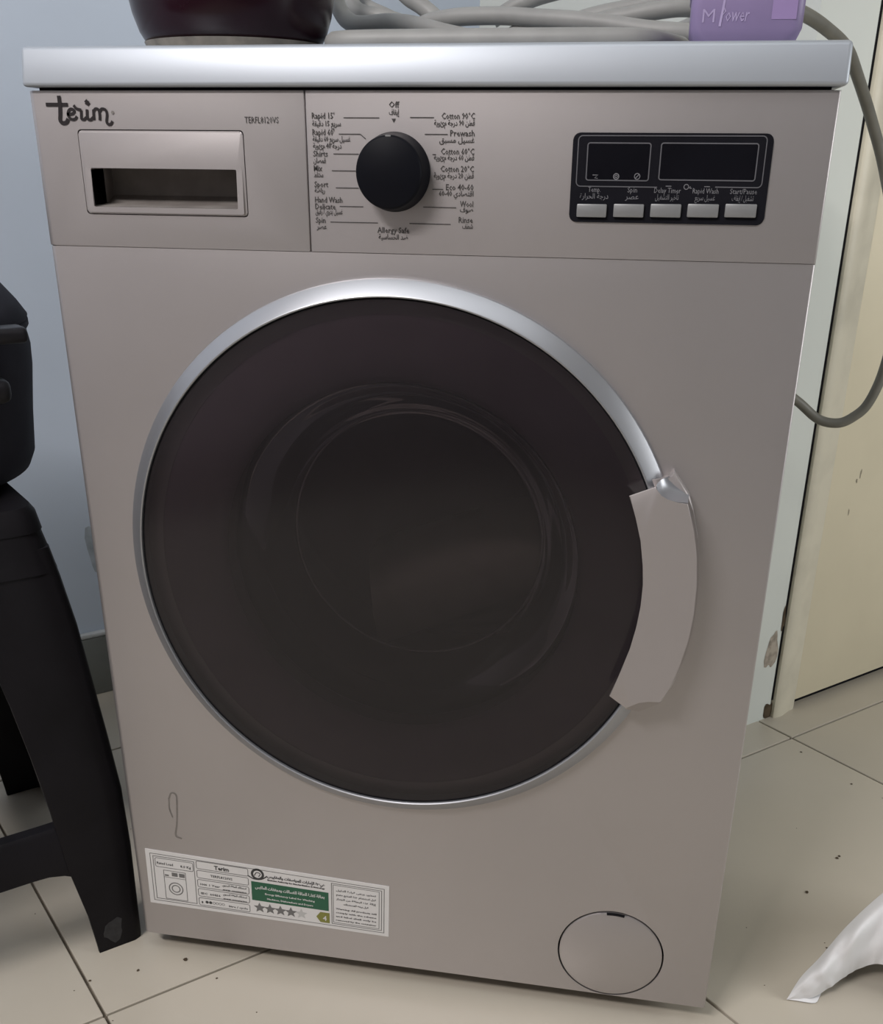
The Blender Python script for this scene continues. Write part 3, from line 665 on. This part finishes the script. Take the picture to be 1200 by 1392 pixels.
# folded bundle: a flat front fold with a crisp lower edge, tucked under and back to the drum floor
prof_c = []
for i in range(nx + 1):
    s_ = i / nx
    lo = Vector((-0.078 + 0.245 * s_, 0.200 + 0.03 * s_, 0.300 + 0.103 * s_))          # lower front edge, rising to the right
    hi = Vector((-0.098 + 0.255 * s_, 0.235 + 0.03 * s_, 0.392 + 0.085 * s_))          # upper fold
    nz = lambda k: 0.004 * noise.noise(Vector((7 * s_, k, 0.7)))
    row = [Vector((lo.x + 0.010, 0.390, 0.2315 + 0.05 * max(0, s_ - 0.55))), Vector((lo.x + 0.006, 0.290, lo.z * 0.55 + 0.115)), lo + Vector((0.003, 0.012, -0.003)), lo + Vector((0, nz(1), 0.002)), lo.lerp(hi, 0.35) + Vector((0, -0.012 + nz(2), 0)), lo.lerp(hi, 0.75) + Vector((0, -0.008 + nz(3), 0)), hi + Vector((0, 0.004, nz(4))), hi + Vector((0, 0.05, 0.004)), hi + Vector((0, 0.13, -0.02)), Vector((hi.x, 0.395, hi.z - 0.07))]
    for q in row:      # stay inside the drum
        d = Vector((q.x - DC[0], q.z - DC[2]))
        if d.length > 0.226: d *= 0.226 / d.length; q.x, q.z = DC[0] + d.x, DC[2] + d.y
    prof_c.append([cb.verts.new(q) for q in row])
for i in range(nx):
    for j in range(9): cb.faces.new((prof_c[i][j], prof_c[i + 1][j], prof_c[i + 1][j + 1], prof_c[i][j + 1]))
    cb.faces.new((prof_c[i][9], prof_c[i + 1][9], prof_c[i + 1][0], prof_c[i][0]))
cb.faces.new(prof_c[0][::-1]); cb.faces.new(prof_c[-1])
o = obj('folded_cloth', cb, M['cloth'], None, 70); o['label'] = 'pale folded cloth lying in the drum behind the dark door glass'; o['category'] = 'cloth'

# ------------------------------------------------------------------ things on the top plate
BZ = ZT
bw = thing('bowl', 'dark maroon glazed bowl standing on the left end of the washing machine', 'bowl', (-0.170, 0.112, BZ))
bp = [(0.0, 0.004), (0.060, 0.004), (0.0690, 0.0055), (0.0755, 0.016), (0.0800, 0.029), (0.0825, 0.042), (0.0835, 0.058), (0.084, 0.085), (0.085, 0.105), (0.0842, 0.108), (0.0825, 0.105), (0.081, 0.06), (0.074, 0.025), (0.064, 0.014), (0.04, 0.011), (0, 0.011)]
obj('bowl_body', lathe_bm(bp, (0, 0, 0), 'z', 96), M['maroon'], bw, 50)
obj('foot_ring', lathe_bm([(0.058, 0.006), (0.060, 0.0), (0.0690, 0.0), (0.0725, 0.0090), (0.068, 0.0095)], (0, 0, 0), 'z', 72), M['foot_ring'], bw, 50)

tb_ = thing('detergent_tub', 'purple plastic tub with pale lettering on the right end of the washing machine', 'tub', (0.2355, 0.085, BZ))
def tub_bm(z0, z1, levels, bm=None):
    bm = bmesh.new(); rows = []
    for z, hw, hd, r in levels:
        pts = rrect(-hw, hw, -hd, hd, r, 5); rows.append([bm.verts.new((x, y, z)) for x, y in pts])
    n = len(rows[0])
    for i in range(len(rows) - 1):
        for k in range(n): bm.faces.new((rows[i][k], rows[i][(k + 1) % n], rows[i + 1][(k + 1) % n], rows[i + 1][k]))
    bm.faces.new(rows[0][::-1]); bm.faces.new(rows[-1]); return bm
tubb = obj('tub_body', tub_bm(0, 0, [(0, 0.0335, 0.0335, 0.012), (0.002, 0.0352, 0.0352, 0.012), (0.007, 0.0372, 0.0372, 0.010), (0.0115, 0.0390, 0.0390, 0.008), (0.0285, 0.0392, 0.0392, 0.008), (0.0310, 0.0392, 0.0392, 0.008)]), M['purple'], tb_, 40)
obj('lid', tub_bm(0, 0, [(0.0312, 0.0392, 0.0392, 0.008), (0.0325, 0.0402, 0.0402, 0.008), (0.060, 0.0402, 0.0402, 0.008), (0.064, 0.0385, 0.0385, 0.008)]), M['purple_lid'], tb_, 40)
tl = bmesh.new(); YF = -0.0394
text(tl, 'M', 0.012, -0.031, 0.0150, YF, fit=0.0085); text(tl, 'Power', 0.0125, -0.019, 0.0155, YF - 0.00005, fit=0.0205, shear=0.2)
ribbon(tl, [(-0.0185, 0.0125), (-0.0165, 0.030)], 0.0016, YF - 0.0001, 0)
obj('tub_lettering', tl, M['purple_print'], tubb)
lb = bmesh.new(); vs = [lb.verts.new((x, YF + 0.00005, z)) for x, z in ((0.0165, 0.0165), (0.0335, 0.0165), (0.0335, 0.0300), (0.0165, 0.0300))]; lb.faces.new(vs)
obj('side_label', lb, M['purple_label'], tubb)

cbm = bmesh.new(); CR = 0.0076
TZ = BZ + CR
paths = [
    [(-0.085, 0.235, TZ), (-0.080, 0.170, TZ), (-0.0815, 0.112, TZ), (-0.0740, 0.078, TZ), (-0.046, 0.068, TZ), (-0.01, 0.067, TZ), (0.05, 0.066, TZ), (0.12, 0.068, TZ), (0.165, 0.080, TZ), (0.185, 0.125, TZ), (0.192, 0.160, TZ), (0.180, 0.225, TZ), (0.14, 0.245, TZ), (0.04, 0.25, TZ), (-0.06, 0.262, TZ), (-0.11, 0.30, TZ), (-0.09, 0.34, TZ)],
    [(-0.130, 0.272, 0.955), (-0.1285, 0.268, 0.930), (-0.1244, 0.262, 0.9198), (-0.1201, 0.258, 0.9117), (-0.1137, 0.255, 0.9042), (-0.1034, 0.250, 0.8996), (-0.0902, 0.245, 0.8985), (-0.0696, 0.237, 0.8990), (-0.0498, 0.226, 0.8968), (-0.0294, 0.212, 0.8922), (-0.005, 0.198, 0.8860), (0.035, 0.185, 0.878), (0.09, 0.178, 0.8715), (0.15, 0.183, TZ), (0.19, 0.20, TZ)],
    [(-0.075, 0.302, 0.892), (-0.0457, 0.292, 0.9035), (-0.0196, 0.283, 0.9069), (0.0044, 0.276, 0.9074), (0.0325, 0.268, 0.9064), (0.0592, 0.258, 0.9037), (0.0957, 0.246, 0.9003), (0.1312, 0.235, 0.8956), (0.1591, 0.226, 0.8909), (0.190, 0.222, 0.8880), (0.212, 0.232, 0.887), (0.222, 0.262, 0.886), (0.20, 0.30, 0.884), (0.14, 0.325, 0.882), (0.05, 0.33, 0.88)],
    [(-0.132, 0.34, 0.960), (-0.1305, 0.334, 0.937), (-0.1275, 0.328, 0.9265), (-0.1215, 0.322, 0.9190), (-0.111, 0.318, 0.9145), (-0.095, 0.315, 0.9115), (-0.07, 0.318, 0.905), (-0.03, 0.33, 0.890)],
    [(-0.16, 0.372, 0.938), (-0.1301, 0.362, 0.9297), (-0.1162, 0.354, 0.9224), (-0.0992, 0.347, 0.9157), (-0.07, 0.343, 0.904), (-0.03, 0.345, 0.892)],
    [(-0.09, 0.345, 0.944), (-0.0728, 0.335, 0.9300), (-0.0592, 0.329, 0.9225), (-0.0472, 0.324, 0.9145), (-0.032, 0.318, 0.903), (-0.01, 0.316, 0.892), (0.02, 0.32, 0.884)],
    [(0.060, 0.342, 0.893), (0.085, 0.336, 0.906), (0.1084, 0.333, 0.9125), (0.1397, 0.333, 0.918), (0.1687, 0.333, 0.9227), (0.198, 0.338, 0.923), (0.213, 0.36, 0.917), (0.19, 0.39, 0.905), (0.13, 0.40, 0.895), (0.05, 0.395, 0.886)],
    [(0.088, 0.296, 0.890), (0.1205, 0.292, 0.9042), (0.1419, 0.290, 0.9075), (0.163, 0.289, 0.9108), (0.188, 0.291, 0.9135), (0.206, 0.302, 0.9130), (0.212, 0.32, 0.908)],
    [(0.030, 0.272, 0.886), (0.0469, 0.268, 0.8935), (0.0667, 0.263, 0.8945), (0.0918, 0.260, 0.8915), (0.12, 0.262, 0.885)],
    [(0.005, 0.378, 0.914), (0.0244, 0.381, 0.9253), (0.0355, 0.382, 0.9295), (0.052, 0.385, 0.9350), (0.08, 0.392, 0.942)],
]
for P in paths: tube_bm(P, CR, 12, cbm, 7)
o = obj('coiled_cable', cbm, M['cable'], None, 60)
o['label'] = 'coiled thick grey cable heaped on top of the washing machine between bowl and tub'; o['category'] = 'cable'
hc = tube_bm([(0.235, 0.272, 0.905), (0.262, 0.282, 0.912), (0.282, 0.30, 0.9125), (0.299, 0.32, 0.9105), (0.324, 0.36, 0.903), (0.353, 0.42, 0.891), (0.375, 0.47, 0.869), (0.407, 0.53, 0.826), (0.433, 0.56, 0.778), (0.467, 0.58, 0.687), (0.479, 0.59, 0.611), (0.478, 0.60, 0.552), (0.467, 0.60, 0.512), (0.452, 0.60, 0.494), (0.434, 0.60, 0.485), (0.409, 0.60, 0.489), (0.380, 0.595, 0.511), (0.345, 0.57, 0.535), (0.30, 0.552, 0.55), (0.24, 0.535, 0.555), (0.2, 0.52, 0.556)], 0.0062, 12, None, 8)
o = obj('hanging_cord', hc, M['cord'], None, 60)
o['label'] = 'grey cord looping down beside the cream door from behind the purple tub'; o['category'] = 'cord'

# ------------------------------------------------------------------ black plastic stool
def stool():
    t = thing('plastic_stool', 'black plastic stool with square top and braced legs left of the machine', 'stool', E(-0.39, 0.434, 0))
    inv = Matrix.Translation(-t.location)
    def so(name, bm, a=40):
        o = obj(name, to_room(bm), M['stool'], t, a); o.data.transform(inv); return o
    c1, c2 = -0.4015, 0.4275          # centre in room axes
    HT, HB, ZTOP = 0.1600, 0.1985, 0.487    # half width at top and floor, seat height
    prof_ = [(0.0, 0.1955), (0.12, 0.1972), (0.19, 0.1960), (0.25, 0.1912), (0.31, 0.1858), (0.375, 0.1798), (0.425, 0.1727), (0.474, 0.1644), (0.6, 0.14)]
    def half(z):
        for (za, ha), (zb, hb_) in zip(prof_, prof_[1:]):
            if z <= zb: return ha + (hb_ - ha) * (z - za) / (zb - za)
        return 0.15
    # legs: angle sections, tapering in width
    def leg(sx, sy):
        bm = bmesh.new(); rows = []
        levels = [(0.0, 0.050), (0.006, 0.0505), (0.05, 0.056), (0.12, 0.070), (0.19, 0.076), (0.25, 0.079), (0.31, 0.083), (0.375, 0.090), (0.425, 0.100), (0.455, 0.115)]
        for z, wd in levels:
            h = half(z); th = 0.005; r = 0.010
            sec = [(0, wd), (0, r), (0.3 * r, 0.3 * r), (r, 0), (wd, 0), (wd, th), (r + 0.002, th), (th + .002, th + .002), (th, r + 0.002), (th, wd)]
            rows.append([bm.verts.new((c1 + sx * (h - a), c2 + sy * (h - b), z)) for a, b in sec])
        n = len(rows[0])
        for i in range(len(rows) - 1):
            for k in range(n): bm.faces.new((rows[i][k], rows[i][(k + 1) % n], rows[i + 1][(k + 1) % n], rows[i + 1][k]))
        bm.faces.new(rows[0]); bm.faces.new(rows[-1][::-1]); return bm
    for sx in (1, -1):
        for sy in (-1, 1): so('leg', leg(sx, sy), 50)
    # braces: curved underside meeting the legs, a shallow ledge on the upper edge
    def brace(side):
        bm = bmesh.new(); n = 24; rows = []
        for i in range(n + 1):
            s = -1 + 2 * i / n
            zb = 0.118 - 0.070 * max(0, (abs(s) - 0.52) / 0.48) ** 2.2
            zt = 0.170 + 0.022 * max(0, (abs(s) - 0.62) / 0.38) ** 2
            row = []
            for z, d in ((zb, 0.0), (zt - 0.004, 0.0), (zt, 0.003), (zt, 0.016), (zt - 0.004, 0.016), (zt - 0.005, 0.0055), (zb, 0.0055)):
                h = half(z) - 0.0006; L = (h - 0.012) * s
                q = {'f': (L, -(h - d)), 'b': (L, h - d), 'r': (h - d, L), 'l': (-(h - d), L)}[side]
                row.append(bm.verts.new((c1 + q[0], c2 + q[1], z)))
            rows.append(row)
        m_ = len(rows[0])
        for i in range(n):
            for k in range(m_): bm.faces.new((rows[i][k], rows[i][(k + 1) % m_], rows[i + 1][(k + 1) % m_], rows[i + 1][k]))
        bm.faces.new(rows[0]); bm.faces.new(rows[-1][::-1]); return bm
    for s in 'fbrl': so('brace', brace(s), 40)
    # seat: rounded square plate with a deep skirt
    bm = bmesh.new(); rows = []
    for z, h, r in ((0.432, 0.1735, 0.022), (0.470, 0.1655, 0.022), (0.4705, 0.1668, 0.023), (0.487, 0.1640, 0.023), (0.4935, 0.1600, 0.022), (0.4950, 0.1500, 0.020), (0.4920, 0.1400, 0.018), (0.4915, 0.05, 0.016)):
        rows.append([bm.verts.new((c1 + x, c2 + y, z)) for x, y in rrect(-h, h, -h, h, r, 5)])
    n = len(rows[0])
    for i in range(len(rows) - 1):
        for k in range(n): bm.faces.new((rows[i][k], rows[i][(k + 1) % n], rows[i + 1][(k + 1) % n], rows[i + 1][k]))
    bm.faces.new(rows[-1])
    so('seat', bm, 40)
    o = obj('worn_patch', to_room(blob_bm(-0.238, 0.2313, 0.024, 0.012, 0.013, 16, 6, 0.0002)), M['worn'], t); o.data.transform(inv); o['label'] = 'scuffed grey patch on the foot'
    return t
stool()

# ------------------------------------------------------------------ pot on the stool, its body added to stand in for dark wall shade
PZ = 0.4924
pt = thing('shade_pot', 'dark grey stand-in for wall shade, shaped as a round-bellied pot with stubby black handles standing on the black stool', 'pot', E(-0.362, 0.45, PZ))
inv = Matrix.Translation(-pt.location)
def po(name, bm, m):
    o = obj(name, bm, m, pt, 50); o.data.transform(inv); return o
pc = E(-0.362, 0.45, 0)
po('shade_pot_body', lathe_bm([(0, PZ), (0.096, PZ), (0.099, 0.4968), (0.150, 0.4972), (0.162, 0.502), (0.168, 0.515), (0.172, 0.555), (0.178, 0.60), (0.179, 0.620), (0.177, 0.634), (0.180, 0.638), (0.180, 0.643), (0.170, 0.644), (0.168, 0.61), (0.14, 0.52), (0.10, 0.506), (0, 0.504)], pc, 'z', 72), M['pot'])
po('shade_pot_lid', lathe_bm([(0.179, 0.6435), (0.180, 0.647), (0.172, 0.660), (0.158, 0.678), (0.138, 0.697), (0.110, 0.716), (0.07, 0.733), (0.03, 0.741), (0.014, 0.743), (0.012, 0.755), (0.022, 0.768), (0.018, 0.777), (0.0, 0.779)], pc, 'z', 72), M['pot'])
def handle(z, e2, l0, l1, hh, hw):
    bm = box_bm(l0, l1, e2 - hw, e2 + hw, z - hh, z + hh, min(hh, hw) * 0.7, 3); return to_room(bm)
po('pot_handle', handle(0.645, 0.290, -0.36, -0.221, 0.007, 0.014), M['bakelite'])
po('pot_handle', handle(0.596, 0.300, -0.36, -0.240, 0.011, 0.014), M['bakelite'])

# ------------------------------------------------------------------ white bag at the lower right
bm = bmesh.new(); NU, NV = 34, 22; gv = []
tip = Vector((0.388, 0.053, 0.001))
top_e = [(0.388, 0.055, 0.002), (0.401, 0.072, 0.020), (0.420, 0.092, 0.032), (0.448, 0.116, 0.062), (0.484, 0.142, 0.092), (0.53, 0.17, 0.12), (0.60, 0.19, 0.13), (0.68, 0.16, 0.08)]
low_e = [(0.388, 0.055, 0.001), (0.412, 0.060, 0.003), (0.430, 0.068, 0.012), (0.445, 0.082, 0.016), (0.463, 0.094, 0.022), (0.488, 0.094, 0.031), (0.54, 0.07, 0.02), (0.62, 0.05, 0.002)]
A_, B_ = catmull(top_e, 5), catmull(low_e, 5)
nA = len(A_)
for i in range(nA):
    row = []; s = i / (nA - 1)
    for j in range(NV + 1):
        t = j / NV; q = A_[i].lerp(B_[i], t)
        bulge = 0.030 * math.sin(math.pi * t) * min(1, s * 2.5)
        wr_ = 0.010 * noise.noise(Vector((9 * s, 2.2 * t, 2.0))) + 0.002 * noise.noise(Vector((20 * s, 4 * t, 7.0)))
        k = min(1, s * 4) * (0.25 + math.sin(math.pi * min(t * 1.0, 1)))
        q = q + Vector((-0.25, -0.75, 0.6)) * (bulge + wr_ * k)
        if t > 0.75: q = q + Vector((0.1, -0.5, 0.4)) * 0.011 * (t - 0.75) * 4 * noise.noise(Vector((40 * s, 0, 3))) * min(1, s * 4)
        q.z = max(q.z, 0.0012)
        row.append(bm.verts.new(q))
    gv.append(row)
for i in range(nA - 1):
    for j in range(NV): bm.faces.new((gv[i][j], gv[i + 1][j], gv[i + 1][j + 1], gv[i][j + 1]))
# far side of the bag, down to the floor
for i in range(nA - 1):
    pass
back = []
for i in range(nA):
    q = A_[i]; row = [gv[i][0]]
    for t in (0.35, 0.7, 1.0):
        p = Vector((q.x + 0.03 * t, q.y + 0.035 * t * min(1, 3 * i / nA), max(0.0012, q.z * (1 - t * t))))
        row.append(bm.verts.new(p))
    back.append(row)
for i in range(nA - 1):
    for j in range(3): bm.faces.new((back[i][j], back[i + 1][j], back[i + 1][j + 1], back[i][j + 1]))
bmesh.ops.remove_doubles(bm, verts=bm.verts[:], dist=0.0003)
o = obj('plastic_bag', bm, M['bag'], None, 80)
md = o.modifiers.new('sub', 'SUBSURF'); md.levels = 1; md.render_levels = 1
o['label'] = 'crumpled white plastic bag on the floor at the right edge'; o['category'] = 'bag'

# ------------------------------------------------------------------ crumbs and dust on the tiles (uncountable litter)
cr = bmesh.new(); rc = random.Random(11)
spots = [(-0.249, -0.009, 0.0022), (-0.292, -0.035, 0.0015), (-0.205, -0.03, 0.001), (0.43, 0.25, 0.0018), (0.475, 0.33, 0.0016), (0.478, 0.335, 0.0014), (0.44, 0.15, 0.001), (0.52, 0.52, 0.0014), (-0.335, -0.06, 0.0012), (0.46, 0.60, 0.0012)]
spots += [(rc.uniform(-0.45, 0.6), rc.uniform(-0.12, 0.6), 0.0006) for _ in range(40)]
spots = [s for s in spots if not (-0.31 < s[0] < 0.31 and s[1] > 0.0)]
for x, y, r in spots:
    g = bmesh.ops.create_icosphere(cr, subdivisions=1, radius=r)
    for v in g['verts']: v.co = Vector((x + v.co.x * rc.uniform(.8, 1.8), y + v.co.y * rc.uniform(.8, 1.6), r * 0.45 + v.co.z * 0.5))
o = obj('crumbs', cr, M['dirt'], None); o['kind'] = 'stuff'; o['label'] = 'dark crumbs and dust scattered on the cream tiles'; o['category'] = 'crumbs'

bpy.data.objects.remove(TXTO)
